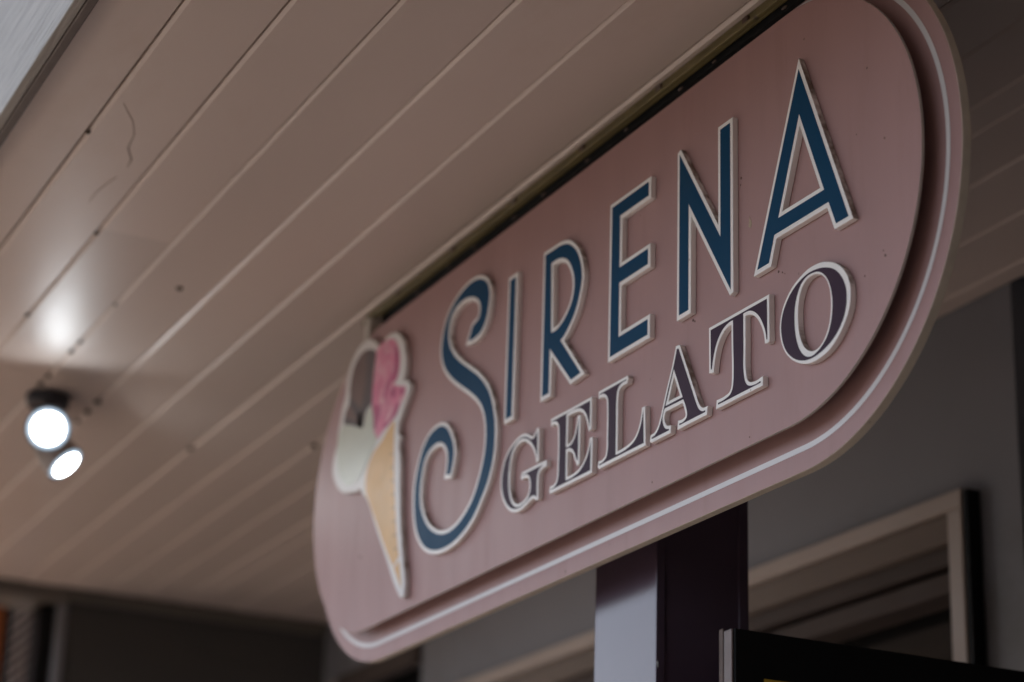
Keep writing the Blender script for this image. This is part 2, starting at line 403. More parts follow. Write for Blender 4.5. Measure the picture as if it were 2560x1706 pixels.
# outlines of the lettering and of the cut-out in the plane of the sign, millimetres (third value: corner)
SHAPES = {
    'S': [[[-3251.5,1319.7,1],[-3223.3,1317.9],[-3197.4,1323.7],[-3182.5,1338.6],[-3174.8,1358.6],[-3171.8,1380.2],[-3179.5,1401.8],[-3194.8,1415.1],[-3216.0,1424.4],[-3241.2,1428.8],[-3274.5,1426.7],[-3307.6,1417.5],[-3334.1,1402.9],[-3353.6,1381.0],[-3362.7,1354.6],[-3363.2,1333.3],[-3355.4,1312.5],[-3338.2,1290.9],[-3312.6,1269.8],[-3274.6,1245.2],[-3235.4,1221.5],[-3205.2,1200.6],[-3185.6,1182.1],[-3174.2,1164.3],[-3167.6,1146.2],[-3164.9,1127.2],[-3166.2,1100.6],[-3174.7,1074.3],[-3186.2,1052.3],[-3205.0,1026.7],[-3236.2,1004.5],[-3269.0,991.7],[-3304.0,987.2],[-3333.5,991.0],[-3364.3,1002.1],[-3392.8,1020.1],[-3413.9,1042.7],[-3427.8,1068.5],[-3431.7,1095.8],[-3426.8,1123.1],[-3416.7,1147.4],[-3399.5,1158.6],[-3377.0,1164.1],[-3354.4,1162.6],[-3332.0,1151.2],[-3320.3,1136.4],[-3317.3,1118.9],[-3322.1,1094.8,1],[-3303.7,1090.4,1],[-3295.8,1108.6],[-3292.5,1125.2],[-3297.8,1146.1],[-3309.5,1163.2],[-3327.3,1181.4],[-3347.5,1191.2],[-3375.7,1193.5],[-3402.1,1187.3],[-3425.1,1172.0],[-3442.2,1146.1],[-3452.6,1120.0],[-3456.4,1086.8],[-3451.3,1053.5],[-3440.0,1024.6],[-3422.5,1001.6],[-3397.3,982.3],[-3365.1,969.6],[-3326.5,963.5],[-3285.2,964.5],[-3245.4,973.2],[-3207.0,989.9],[-3175.7,1015.9],[-3148.3,1047.0],[-3135.8,1074.7],[-3131.1,1109.0],[-3132.7,1135.0],[-3142.1,1165.9],[-3154.7,1191.4],[-3174.4,1215.5],[-3202.4,1239.5],[-3243.4,1265.9],[-3283.1,1291.2],[-3310.4,1313.0],[-3329.8,1336.4],[-3337.5,1358.2],[-3335.0,1376.9],[-3324.5,1392.9],[-3306.2,1402.4],[-3276.8,1406.2],[-3247.0,1401.0],[-3223.4,1390.5],[-3210.0,1378.0],[-3206.0,1363.3],[-3211.8,1350.1],[-3229.7,1344.6],[-3235.7,1342.7,1]]],
    'I': [[[-3091.6,1378,1],[-3070,1378,1],[-3070,1131,1],[-3091.6,1131,1]]],
    'R': [[[-2961.9,1377.9,1],[-2931.1,1377.0],[-2908.7,1376.1],[-2886.4,1370.9],[-2863.9,1357.6],[-2845.7,1337.4],[-2835.3,1314.0],[-2832.3,1293.4],[-2838.5,1269.6],[-2852.3,1244.0],[-2872.8,1224.8],[-2891.7,1212.6],[-2901.1,1209.7,1],[-2830.5,1133.9,1],[-2862.0,1131.8,1],[-2937.5,1207.5,1],[-2937.8,1131.9,1],[-2960.4,1132.1,1]],[[-2939.8,1355.8,1],[-2918.8,1355.8],[-2900.8,1351.6],[-2882.8,1341.8],[-2868.9,1325.9],[-2858.9,1304.8],[-2857.2,1286.8],[-2862.0,1268.9],[-2874.2,1253.4],[-2893.1,1240.1],[-2914.6,1232.9],[-2934.5,1233.5,1]]],
    'E': [[[-2736,1377,1],[-2622.5,1377,1],[-2622.5,1354.2,1],[-2710.3,1354.2,1],[-2710.3,1267.6,1],[-2622.8,1267.6,1],[-2622.8,1242.8,1],[-2710,1242.8,1],[-2710,1154.4,1],[-2622,1154.4,1],[-2622,1130.3,1],[-2736,1130.3,1]]],
    'N': [[[-2531,1384,1],[-2417.6,1211,1],[-2417.6,1377.6,1],[-2391.4,1377.6,1],[-2391.4,1122.9,1],[-2505.2,1295.8,1],[-2505.2,1130.4,1],[-2531,1130.4,1]]],
    'A': [[[-2216.3,1383.9,1],[-2108.8,1127,1],[-2136.4,1127,1],[-2152.2,1163.3,1],[-2280.6,1163.9,1],[-2294.4,1128,1],[-2322.9,1128,1]],[[-2216.9,1317.5,1],[-2161.6,1184.2,1],[-2270.8,1184.8,1]]],
    'g_G': [[[-2973.6,1078.0,1],[-2971.7,1032.2,1],[-2976.5,1044.6],[-2985.0,1056.5],[-2997.0,1067.2],[-3008.8,1074.7],[-3019.3,1078.7],[-3033.1,1080.6],[-3044.5,1079.0],[-3055.7,1073.4],[-3064.5,1065.9],[-3070.6,1053.4],[-3073.0,1037.7],[-3074.2,1021.8],[-3072.5,1007.3],[-3067.5,993.2],[-3059.7,980.6],[-3048.7,971.7],[-3039.3,968.1],[-3025.6,967.1],[-3009.9,969.7],[-2999.0,974.7],[-2992.8,983.2],[-2991.8,995.6],[-2994.2,1004.7],[-3000.2,1011.5],[-3008.3,1015.2],[-3023.1,1015.8,1],[-3022.1,1017.5,1],[-2944.3,1016.3,1],[-2960.2,1013.3],[-2967.7,1008.4],[-2970.4,998.6],[-2970.7,985.0],[-2969.7,968.2,1],[-2979.9,973.0],[-2992.2,973.1],[-3005.4,969.2],[-3020.9,965.6],[-3036.8,965.3],[-3050.7,967.7],[-3065.0,973.8],[-3079.7,985.5],[-3090.1,998.8],[-3096.3,1013.3],[-3097.9,1024.5],[-3095.6,1041.4],[-3089.5,1055.1],[-3078.6,1066.4],[-3062.8,1075.3],[-3044.7,1081.0],[-3031.0,1082.8],[-3019.4,1081.6],[-3007.8,1077.4],[-2996.1,1071.3],[-2989.2,1069.4],[-2981.5,1071.4]]],
    'g_E': [[[-2921.7,1080.3,1],[-2796.9,1078.4,1],[-2796.4,1036.3,1],[-2801.5,1048.6],[-2810.1,1062.6],[-2818.5,1070.2],[-2830.3,1075.9],[-2844.5,1078.2],[-2874.1,1078.2,1],[-2873.8,1024.4,1],[-2859.6,1022.9],[-2849.2,1027.3],[-2841.4,1035.5],[-2836.1,1048.0],[-2833.1,1059.9,1],[-2833.1,990.6,1],[-2838.5,998.0],[-2844.8,1008.8],[-2852.2,1016.0],[-2860.6,1019.7],[-2873.6,1020.7,1],[-2872.3,970.3,1],[-2841.9,970.5],[-2825.9,973.6],[-2812.4,980.9],[-2801.4,991.6],[-2792.0,1012.9,1],[-2792.4,966.1,1],[-2921.1,967.1,1],[-2920.7,968.6,1],[-2908.0,969.5],[-2899.9,974.7],[-2896.1,984.2],[-2895.7,999.1],[-2897.0,1057.8],[-2898.2,1066.4],[-2902.6,1072.9],[-2910.1,1077.2],[-2921.6,1078.4,1]]],
    'g_L': [[[-2764.7,1080.0,1],[-2683.7,1079.2,1],[-2684.7,1077.2,1],[-2696.2,1077.4],[-2706.7,1074.2],[-2711.7,1067.5],[-2713.5,1057.2],[-2713.7,1013.9],[-2713.6,969.4,1],[-2680.7,969.7],[-2668.5,971.7],[-2656.3,975.8],[-2646.3,983.6],[-2637.5,997.0],[-2631.9,1016.0,1],[-2629.8,965.4,1],[-2763.2,966.2,1],[-2762.8,968.1,1],[-2750.0,969.1],[-2741.6,973.1],[-2737.7,982.8],[-2737.3,1004.3],[-2737.9,1053.3],[-2738.8,1062.3],[-2742.7,1070.0],[-2751.6,1076.1],[-2764.6,1078.0,1]]],
    'g_A': [[[-2536.2,1080.8,1],[-2532.0,1080.2,1],[-2510.0,1037.2],[-2488.7,995.2],[-2481.9,982.2],[-2475.2,972.6],[-2467.5,967.5],[-2458.6,966.3,1],[-2459.0,963.9,1],[-2528.5,964.1,1],[-2528.1,966.5,1],[-2515.8,966.5],[-2508.0,970.2],[-2507.1,976.2],[-2510.1,985.5],[-2518.0,999.8,1],[-2569.8,1000.8,1],[-2574.8,993.3],[-2576.1,985.1],[-2573.5,976.8],[-2567.4,970.0],[-2557.7,966.8,1],[-2557.9,964.6,1],[-2606.5,964.8,1],[-2605.9,967.0,1],[-2593.7,969.6],[-2585.7,975.9],[-2579.7,985.0],[-2571.9,1001.6],[-2559.5,1028.8],[-2546.3,1055.2]],[[-2544.7,1053.6,1],[-2519.4,1003.3,1],[-2567.8,1003.7,1]]],
    'g_T': [[[-2443.9,1079.7,1],[-2300.4,1078.4,1],[-2300.4,1020.7,1],[-2302.0,1021.0,1],[-2305.1,1035.0],[-2311.9,1048.8],[-2320.8,1061.1],[-2330.9,1069.7],[-2341.0,1074.9],[-2351.3,1076.7],[-2359.6,1076.5,1],[-2359.6,1031.3],[-2359.0,990.1],[-2356.4,979.4],[-2351.4,972.1],[-2344.3,968.3],[-2336.3,966.7],[-2317.6,967.0,1],[-2317.6,964.6,1],[-2424.9,964.8,1],[-2424.5,967.2,1],[-2404.2,967.8],[-2393.7,970.0],[-2387.4,976.4],[-2384.9,986.2],[-2384.1,1003.6],[-2384.9,1040.4],[-2385.3,1075.7,1],[-2397.3,1075.5],[-2410.1,1071.8],[-2420.8,1064.4],[-2429.4,1054.5],[-2435.9,1040.9],[-2440.9,1021.1,1],[-2443.5,1021.6,1]]],
    'g_O': [[[-2157.9,1073.5],[-2145.3,1067.4],[-2132.9,1057.2],[-2123.1,1044.0],[-2118.1,1031.6],[-2117.0,1018.7],[-2119.1,1005.9],[-2125.0,993.4],[-2134.0,982.9],[-2146.9,973.6],[-2163.0,967.1],[-2180.8,963.0],[-2197.0,961.8],[-2213.3,963.9],[-2228.0,968.7],[-2241.1,976.4],[-2254.3,988.9],[-2262.5,1003.4],[-2265.9,1016.5],[-2266.5,1028.8],[-2262.5,1043.6],[-2252.8,1057.5],[-2238.9,1069.0],[-2220.2,1077.1],[-2200.2,1080.7],[-2183.7,1079.9],[-2170.7,1077.6]],[[-2177.3,1074.4],[-2167.8,1068.4],[-2158.4,1058.2],[-2151.7,1044.1],[-2148.2,1027.3],[-2148.8,1011.9],[-2152.5,996.6],[-2159.3,983.3],[-2169.2,973.9],[-2182.2,967.4],[-2195.3,964.6],[-2205.0,966.2],[-2214.7,971.6],[-2224.3,982.5],[-2230.6,996.3],[-2234.4,1013.4],[-2235.2,1028.6],[-2233.1,1045.9],[-2227.4,1060.0],[-2218.7,1071.1],[-2206.9,1077.0],[-2192.0,1077.8]]],
    'w_O': [[[-2156.8,1081.4],[-2141.8,1074.6],[-2127.9,1064.3],[-2115.9,1049.3],[-2110.1,1035.7],[-2108.8,1021.7],[-2111.3,1005.2],[-2118.8,991.4],[-2129.4,979.5],[-2142.3,969.2],[-2158.4,960.9],[-2174.5,957.2],[-2190.7,955.9],[-2206.9,957.7],[-2221.5,962.2],[-2236.3,969.5],[-2251.1,981.0],[-2261.8,994.2],[-2268.3,1009.3],[-2270.6,1023.0],[-2268.9,1037.6],[-2263.1,1051.9],[-2252.6,1064.5],[-2238.8,1075.0],[-2221.8,1082.2],[-2201.6,1087.2],[-2183.5,1087.3],[-2168.9,1085.2]],[[-2177.4,1071.3],[-2167.9,1065.0],[-2160.1,1055.8],[-2154.9,1044.2],[-2152.2,1028.6],[-2152.7,1014.2],[-2155.5,1000.5],[-2160.7,988.6],[-2169.0,978.7],[-2180.5,971.7],[-2191.8,970.8],[-2201.5,973.4],[-2212.8,981.8],[-2221.5,995.4],[-2226.1,1010.7],[-2227.4,1026.0],[-2226.5,1041.7],[-2222.4,1056.3],[-2215.5,1067.0],[-2205.3,1073.5],[-2192.1,1074.9]]],
    'c_base': [[[-3577.2,1441.8],[-3548.4,1425.6],[-3529.8,1403.7],[-3520.7,1371.3],[-3521.8,1344.4],[-3527.5,1330.8,1],[-3510.2,1326.3],[-3494.2,1313.7],[-3494.4,1302.7],[-3510.3,1282.8],[-3528.6,1261.3],[-3539.9,1246.7],[-3538.2,1232.9],[-3526.3,1220.7],[-3532.2,1213.5],[-3526.3,1189.6],[-3517.6,1117.6],[-3507.6,1057.7],[-3492.2,997.5],[-3475.1,926.8],[-3477.9,909.7],[-3491.3,910.2],[-3504.6,921.8],[-3568.4,1000.8],[-3622.6,1068.5],[-3665.2,1125.8],[-3684.1,1143.6],[-3701.6,1153.9],[-3709.0,1164.2],[-3730.2,1165.4],[-3767.6,1171.5],[-3806.3,1182.8],[-3840.3,1208.2],[-3861.4,1241.1],[-3858.2,1265.4],[-3844.8,1289.6],[-3842.7,1312.1],[-3835.7,1336.3],[-3829.3,1360.7],[-3817.2,1378.7],[-3813.6,1413.6],[-3799.9,1440.7],[-3770.9,1463.1],[-3737.3,1471.7],[-3702.4,1467.8],[-3675.2,1454.4],[-3659.3,1440.6,1],[-3642.6,1440.5],[-3610.4,1446.6]]],
    'c_brown': [[[-3699.2,1444.2],[-3667.6,1427.3],[-3672.8,1394.9],[-3675.1,1358.3],[-3674.9,1328.1],[-3698.9,1318.7],[-3707.6,1300.3],[-3711.2,1286.3,1],[-3723.4,1292.0],[-3759.6,1304.9],[-3784.2,1314.8],[-3814.7,1322.8,1],[-3809.3,1345.5],[-3791.1,1361.6],[-3792.9,1393.1],[-3778.0,1431.7],[-3745.5,1447.9]]],
    'c_brown_dark1': [[[-3690.2,1440.7],[-3668.8,1427.6],[-3672.8,1394.9],[-3675.1,1358.3],[-3674.9,1328.1],[-3698.9,1318.7],[-3711.6,1288.7,1],[-3741.9,1301.8],[-3741.9,1321.6],[-3723.3,1339.7],[-3712.7,1369.4],[-3709.8,1406.1],[-3714.8,1433.7],[-3707.7,1444.5]]],
    'c_brown_dark2': [[[-3792.2,1369.1],[-3760.8,1352.9],[-3727.7,1322.3],[-3717.6,1291.6],[-3759.7,1305.6],[-3809.9,1322.4,1],[-3809.7,1329.0],[-3773.5,1321.2],[-3743.1,1310.3],[-3757.6,1330.8],[-3787.7,1358.3]]],
    'c_pink': [[[-3592.1,1431.5],[-3568.9,1418.3],[-3551.0,1389.8],[-3547.0,1361.2],[-3558.1,1339.6],[-3569.5,1336.1],[-3541.2,1322.1],[-3513.5,1310.5],[-3514.6,1297.4],[-3531.3,1284.4],[-3555.8,1269.0],[-3586.6,1259.7],[-3617.8,1250.3],[-3644.4,1245.1],[-3655.3,1265.1],[-3663.2,1294.8],[-3672.8,1325.2],[-3672.4,1371.4],[-3666.3,1409.3],[-3663.3,1428.2],[-3642.2,1436.9],[-3617.4,1437.2]]],
    'c_pink_deep1': [[[-3579.2,1414.7],[-3556.5,1396.1],[-3550.6,1364.5],[-3562.0,1340.7],[-3586.2,1341.1],[-3600.9,1329.5],[-3609.4,1311.5],[-3616.3,1322.6],[-3608.1,1343.0],[-3582.4,1353.7],[-3569.5,1379.5]]],
    'c_pink_deep2': [[[-3668.8,1324.0],[-3648.0,1313.4],[-3625.8,1311.6],[-3628.7,1291.9],[-3637.8,1278.5],[-3647.0,1265.1],[-3656.6,1274.6]]],
    'c_pink_deep3': [[[-3584.1,1324.6],[-3562.7,1325.1],[-3558.3,1310.2],[-3568.4,1306.4]]],
    'c_pink_deep4': [[[-3534.9,1313.5],[-3518.5,1308.6],[-3521.8,1300.6],[-3535.0,1305.6]]],
    'c_pink_deep5': [[[-3558.1,1287.6],[-3537.1,1288.3],[-3545.7,1272.8],[-3576.1,1261.2],[-3602.4,1257.3],[-3614.0,1262.8],[-3587.5,1266.7],[-3569.9,1275.2]]],
    'c_white': [[[-3814.6,1322.3,1],[-3784.0,1313.8],[-3759.5,1304.4],[-3723.3,1291.5],[-3711.1,1285.1,1],[-3705.0,1301.9],[-3690.2,1317.4],[-3677.0,1322.9],[-3664.5,1304.3],[-3655.3,1265.1],[-3639.1,1247.1],[-3658.5,1227.3],[-3686.2,1207.4],[-3714.5,1189.7],[-3747.7,1184.4],[-3789.5,1195.0],[-3819.4,1218.8],[-3834.0,1248.3],[-3840.4,1278.3],[-3833.4,1309.5]]],
    'c_white_green': [[[-3710.1,1286.0],[-3702.4,1303.5],[-3676.8,1321.7],[-3664.1,1301.9],[-3657.3,1268.0],[-3675.1,1268.3],[-3703.9,1273.9],[-3712.2,1253.2],[-3719.2,1222.9],[-3740.4,1212.4],[-3736.4,1232.0],[-3725.3,1265.9]]],
    'c_cone': [[[-3559.9,1258.9],[-3556.5,1240.1,1],[-3555.9,1225.9],[-3546.3,1148.0],[-3530.5,1074.6],[-3514.8,1013.9],[-3505.4,990.3,1],[-3529.2,975.2,1],[-3577.5,1028.0],[-3618.0,1076.8],[-3659.5,1126.8],[-3682.7,1158.8],[-3680.6,1194.4],[-3654.8,1221.4],[-3615.9,1235.1],[-3585.4,1250.4]]],
    'c_cone_tip': [[[-3502.0,980.5,1],[-3488.2,928.4,1],[-3525.0,972.0,1]]],
}
# ---------------------------------------------------------------- the ground
CEIL = EYE + 1.551
Z0 = 0.0

def sheet(name, x0, x1, y0, y1, z, mt):
    bm = bmesh.new()
    bm.faces.new([bm.verts.new(p) for p in ((x0, y0, z), (x1, y0, z), (x1, y1, z), (x0, y1, z))])
    return tag(place(name, finish(bm, name, mt), None, (0, 0, z)), kind='structure')

sheet('ground', -300, 300, -300, 300, -0.13, 'asphalt')
pav = tag(box('pavement', -2.6, 8.5, -9.0, 14.0, -0.12, -0.03, 'joint'), kind='structure')
slab_me = None
for ix in range(7):
    for iy in range(20):
        x = -2.55 + ix * 0.80; y = -8.6 + iy * 1.1
        if slab_me is None:
            bm = bmesh.new(); box_bm(bm, 0, 0.79, 0, 1.09, 0, 0.03)
            slab_me = finish(bm, 'paving_slab', 'paving')
        o = bpy.data.objects.new('paving_slab', slab_me); COL.objects.link(o)
        o.parent = pav; o.location = (x - pav.location.x, y - pav.location.y, -0.03 - pav.location.z + random.uniform(-0.001, 0.001))
tag(box('kerb', -2.78, -2.61, -9.0, 14.0, -0.12, 0.0, 'kerb', bevel=0.012), kind='structure')

# ---------------------------------------------------------------- the building with its covered walkway
WALL = 2.49
shop = empty('shop_building', (WALL, 4.6, 0), 'grey shop front with a taupe boarded canopy ceiling above the walkway', 'building')
FAR = 6.43
NEAR = -0.99
CORNER = 3.01
# facade wall, left open for the wide window and the far doorway
WY0, WY1, WZ0, WZ1 = 3.183, 5.50, 0.75, EYE + 1.146
DY0, DY1, DZ1 = 5.66, 6.25, EYE + 1.323
bm = bmesh.new()
box_bm(bm, WALL, WALL + 0.22, CORNER, WY0, 0, CEIL + 0.559)
box_bm(bm, WALL, WALL + 0.22, WY0, WY1, WZ1, CEIL + 0.559)
box_bm(bm, WALL, WALL + 0.22, WY0, WY1, 0, WZ0)
box_bm(bm, WALL, WALL + 0.22, WY1, DY0, 0, CEIL + 0.559)
box_bm(bm, WALL, WALL + 0.22, DY0, DY1, DZ1, CEIL + 0.559)
box_bm(bm, WALL, WALL + 0.22, DY1, FAR, 0, CEIL + 0.559)
place('facade_wall', finish(bm, 'facade_wall', 'wall'), shop)
box('return_wall', WALL + 0.221, 4.4, CORNER, CORNER + 0.2, 0, CEIL + 0.559, 'wall', shop)
box('recess_wall', 4.4, 4.6, NEAR, CORNER + 0.2, 0, CEIL + 0.559, 'wall', shop)
box('added_shade_wall', -6.5, 4.39, -1.25, -1.0, 0, 6.2, 'end_wall', shop)  # unseen wall added behind the camera to cut light on the near end
box('recess_ceiling', WALL + 0.001, 4.399, NEAR, CORNER - 0.001, CEIL + 0.02, CEIL + 0.05, 'ceiling_end', shop)
box('back_room', WALL + 0.9, 8.4, CORNER + 0.25, FAR + 0.15, 0, CEIL + 0.559, 'black', shop)
box('end_wall', 1.652, WALL + 0.22, FAR + 0.0005, FAR + 0.14, 0, CEIL + 0.1, 'end_wall', shop)
box('end_wall_cap', 1.623, 1.650, FAR - 0.012, FAR + 0.15, 0, CEIL - 0.045, 'wall', shop, bevel=0.004)
box('end_post', 1.572, 1.621, FAR + 0.02, FAR + 0.12, 0, CEIL - 0.045, 'black', shop, bevel=0.004)
box('header_beam', 0.50, 1.650, FAR - 0.03, FAR + 0.16, CEIL - 0.043, CEIL + 0.1, 'ceiling_end', shop, bevel=0.004)
box('cornice', 1.654, WALL - 0.003, FAR - 0.025, FAR - 0.002, CEIL - 0.035, CEIL - 0.002, 'ceiling_end', shop, bevel=0.004)

# ceiling boards with chamfered edges
FX = 0.6206                                  # outer face of the fascia at its lower edge
joints = [0.7858, 0.9205, 1.0593, 1.2044, 1.3463, 1.4983, 1.6208, 1.7449, 1.8612, 1.9775, 2.0396, 2.1574, 2.2970, 2.4350]
edges = [FX + 0.0345] + joints + [WALL - 0.002]
ceil = box('ceiling', FX + 0.0345, WALL - 0.003, NEAR, FAR - 0.032, CEIL + 0.012, CEIL + 0.03, 'backing', shop)
ca, cb, cd = 0.0070, 0.0042, 0.0046

def board(x0, x1, y0, y1, dz):
    bm = bmesh.new()
    prof = [(x0 + 0.0014, CEIL + 0.011), (x0 + 0.0014, CEIL + cd), (x0 + ca, CEIL), (x1 - cb, CEIL), (x1 - 0.0014, CEIL + cd), (x1 - 0.0014, CEIL + 0.011)]
    ys = [y0 + (y1 - y0) * i / 8 for i in range(9)]
    rows = []
    for y in ys:
        w = 0.0009 * math.sin(y * 1.7 + x0 * 9)
        rows.append([bm.verts.new((x + w, y, z + dz)) for x, z in prof])
    for a, b in zip(rows, rows[1:]):
        for i in range(6):
            bm.faces.new((a[i], a[(i + 1) % 6], b[(i + 1) % 6], b[i]))
    bm.faces.new(rows[0]); bm.faces.new(rows[-1])
    place('plank', finish(bm, 'plank', 'ceiling'), ceil)

for k, (x0, x1) in enumerate(zip(edges, edges[1:])):
    cut = {2: 3.64, 3: 0.6, 5: 1.2, 7: 0.4, 9: 1.0, 0: 0.9, 11: 0.7, 4: -0.4}.get(k)
    dz = random.uniform(-0.0005, 0.0005)
    if cut is None:
        board(x0, x1, NEAR, FAR - 0.033, dz)
    else:
        board(x0, x1, NEAR, cut - 0.0007, dz)
        board(x0, x1, cut + 0.0007, FAR - 0.033, dz + 0.0009)

# split in the paint of the second board
def ribbon(name, pts, widths, mt, parent, z):
    bm = bmesh.new()
    rows = []
    for i, p in enumerate(pts):
        p = Vector(p); q = Vector(pts[min(i + 1, len(pts) - 1)]); o = Vector(pts[max(i - 1, 0)])
        t = (q - o).normalized(); nrm = Vector((-t.y, t.x))
        w = widths[i]
        rows.append([bm.verts.new((*(p + nrm * w), z)), bm.verts.new((*(p + nrm * w * 0.2), z - 0.0012)), bm.verts.new((*(p - nrm * w), z))])
    for a, b in zip(rows, rows[1:]):
        bm.faces.new((a[0], a[1], b[1], b[0])); bm.faces.new((a[1], a[2], b[2], b[1]))
    return place(name, finish(bm, name, mt), parent)
ribbon('paint_crack', [(0.806, 3.118), (0.838, 3.172), (0.856, 3.222), (0.862, 3.276), (0.881, 3.318), (0.884, 3.352)],
       [0.0002, 0.0005, 0.0008, 0.0015, 0.0018, 0.0006], 'crack', ceil, CEIL - 0.0003)
ribbon('paint_crack', [(0.880, 3.40), (0.873, 3.44), (0.868, 3.48), (0.869, 3.53)],
       [0.0001, 0.0003, 0.0003, 0.0001], 'crack', ceil, CEIL - 0.0003)

def clump(x, y, s, parent, z=None, mt='dirt', el=(1, 1.4, 0.6), name='dirt_clump'):
    bm = bmesh.new()
    bmesh.ops.create_icosphere(bm, subdivisions=2, radius=1)
    for v in bm.verts:
        v.co *= 0.8 + 0.4 * random.random()
        v.co = Vector((v.co.x * s * el[0], v.co.y * s * el[1], v.co.z * s * el[2])) + Vector((x, y, CEIL if z is None else z))
    place(name, finish(bm, name, mt, smooth=True), parent)
for x, y, s in ((0.9212, 3.6636, .0045), (0.7862, 3.2519, .004), (1.4985, 4.8428, .007), (1.7451, 4.6599, .008), (1.0593, 4.5042, .006), (1.0593, 4.56, .007),
                (1.0593, 4.32, .006), (1.0593, 4.25, .005), (1.2044, 4.6166, .008), (1.2044, 4.697, .008), (1.2044, 4.78, .006), (1.0593, 4.0, .0035), (1.1419, 3.8495, .0062), (0.9205, 4.15, .005)):
    clump(x, y, s, ceil)

# fascia along the outer edge: weathered outer board, brown inner trim
fb = EYE + 1.50
box('fascia', FX, FX + 0.016, NEAR, FAR + 0.2, fb, CEIL + 0.55, 'fascia', shop, bevel=0.002)
box('fascia_trim', FX + 0.017, FX + 0.033, NEAR, FAR + 0.2, fb + 0.001, CEIL + 0.2, 'fascia_under', shop, bevel=0.003)
box('roof', FX - 0.03, 8.6, -0.99, FAR + 1.9, CEIL + 0.56, CEIL + 0.64, 'roof', shop)
box('roof_end', FX + 0.02, WALL - 0.01, FAR + 0.17, FAR + 0.3, CEIL + 0.1, CEIL + 0.55, 'wall', shop)

# the wide window
win = empty('window', (0, 0, 0)); win.parent = shop
CF = 2.4555                                  # front of the casing
cz = EYE + 1.181
def wbox(name, x0, x1, y0, y1, z0, z1, mt, bevel=0.003):
    return box(name, x0, x1, y0, y1, z0, z1, mt, win, bevel)
win.location = -shop.location
wbox('head_casing', CF, WALL + 0.02, 3.14, 5.545, WZ1, cz, 'trim')
wbox('side_casing', CF, WALL + 0.02, 3.14, WY0, WZ0 - 0.04, WZ1 - 0.0005, 'trim')
wbox('side_casing', CF, WALL + 0.02, WY1, 5.545, WZ0 - 0.04, WZ1 - 0.0005, 'trim')
wbox('sill', CF - 0.03, WALL + 0.02, 3.12, 5.56, WZ0 - 0.085, WZ0 - 0.042, 'trim')
wbox('blind_box', 2.468, 2.60, WY0 + .001, WY1 - .001, EYE + 1.092, WZ1 - 0.001, 'blind')
wbox('upper_sash', 2.488, 2.60, WY0 + .001, WY1 - .001, EYE + 1.057, EYE + 1.091, 'trim_dark')
wbox('sash_rail', 2.485, 2.60, WY0 + .001, WY1 - .001, EYE + 1.002, EYE + 1.041, 'trim_dark')
wbox('pane', 2.56, 2.566, WY0 + .001, WY1 - .001, WZ0, EYE + 1.0565, 'glass', 0)
for y in (4.02, 4.78):
    wbox('mullion', 2.50, 2.555, y, y + 0.045, WZ0, EYE + 1.0015, 'trim_dark')
# black strip painting in the shaded side of the casing
wbox('casing_shade_strip', CF + 0.004, WALL - 0.001, 3.125, 3.139, WZ0 - 0.04, cz - 0.004, 'black', 0.001)

door = empty('doorway', (0, 0, 0)); door.parent = shop; door.location = -shop.location
box('door_leaf', WALL + 0.06, WALL + 0.10, DY0 + 0.002, DY1 - 0.002, 0, DZ1 - 0.002, 'black', door)
box('door_casing', WALL - 0.03, WALL - 0.001, DY1, DY1 + 0.07, 0, DZ1 + 0.02, 'trim', door, bevel=0.003)
box('lintel', WALL - 0.025, WALL - 0.001, DY0, DY1 - 0.001, DZ1 - 0.03, DZ1 + 0.03, 'trim_dark', door, bevel=0.003)

# ---------------------------------------------------------------- glossy post
post = empty('porch_post', (1.683, 2.885, 0), 'glossy dark plum square post standing behind the pink sign', 'post')
box('shaft', 1.605, 1.762, 2.786, 2.984, 0.12, CEIL - 0.001, 'post', post, bevel=0.005)
box('plinth', 1.585, 1.782, 2.766, 3.004, 0.0, 0.119, 'post', post, bevel=0.006)
box('corner_bead', 1.748, 1.765, 2.7825, 2.787, 0.121, CEIL - 0.004, 'post', post, bevel=0.001)
box('corner_bead', 1.6025, 1.617, 2.7825, 2.787, 0.121, CEIL - 0.004, 'post', post, bevel=0.001)
clump(1.6055, 2.7838, 0.0035, post, z=EYE + 0.682, mt='chip_white', el=(0.5, 0.6, 2.2), name='paint_chip')

# ---------------------------------------------------------------- black board beside the post
bb = empty('black_board', (2.2, 2.67, 1.2), 'black board with a brown edge and yellow print, set across the walkway beside the post', 'sign board')
TOP = EYE + 0.719
box('board_panel', 1.658, 2.95, 2.651, 2.686, 1.2, TOP, 'black', bb, bevel=0.002)
box('edge_strip', 1.6535, 1.6572, 2.654, 2.675, 1.2, TOP - 0.001, 'edge_strip', bb, bevel=0.001)
box('rusty_edge', 1.6545, 1.6575, 2.679, 2.690, 1.2, TOP + 0.004, 'rust', bb, bevel=0.001)
box('bracket', 1.69, 1.73, 2.687, 2.785, TOP - 0.25, TOP - 0.21, 'rust', bb)
box('bracket', 1.69, 1.73, 2.687, 2.785, 1.4, 1.44, 'rust', bb)
box('printed_bar', 1.7065, 2.88, 2.6495, 2.6505, EYE + 0.57, EYE + 0.650, 'yellow', bb)

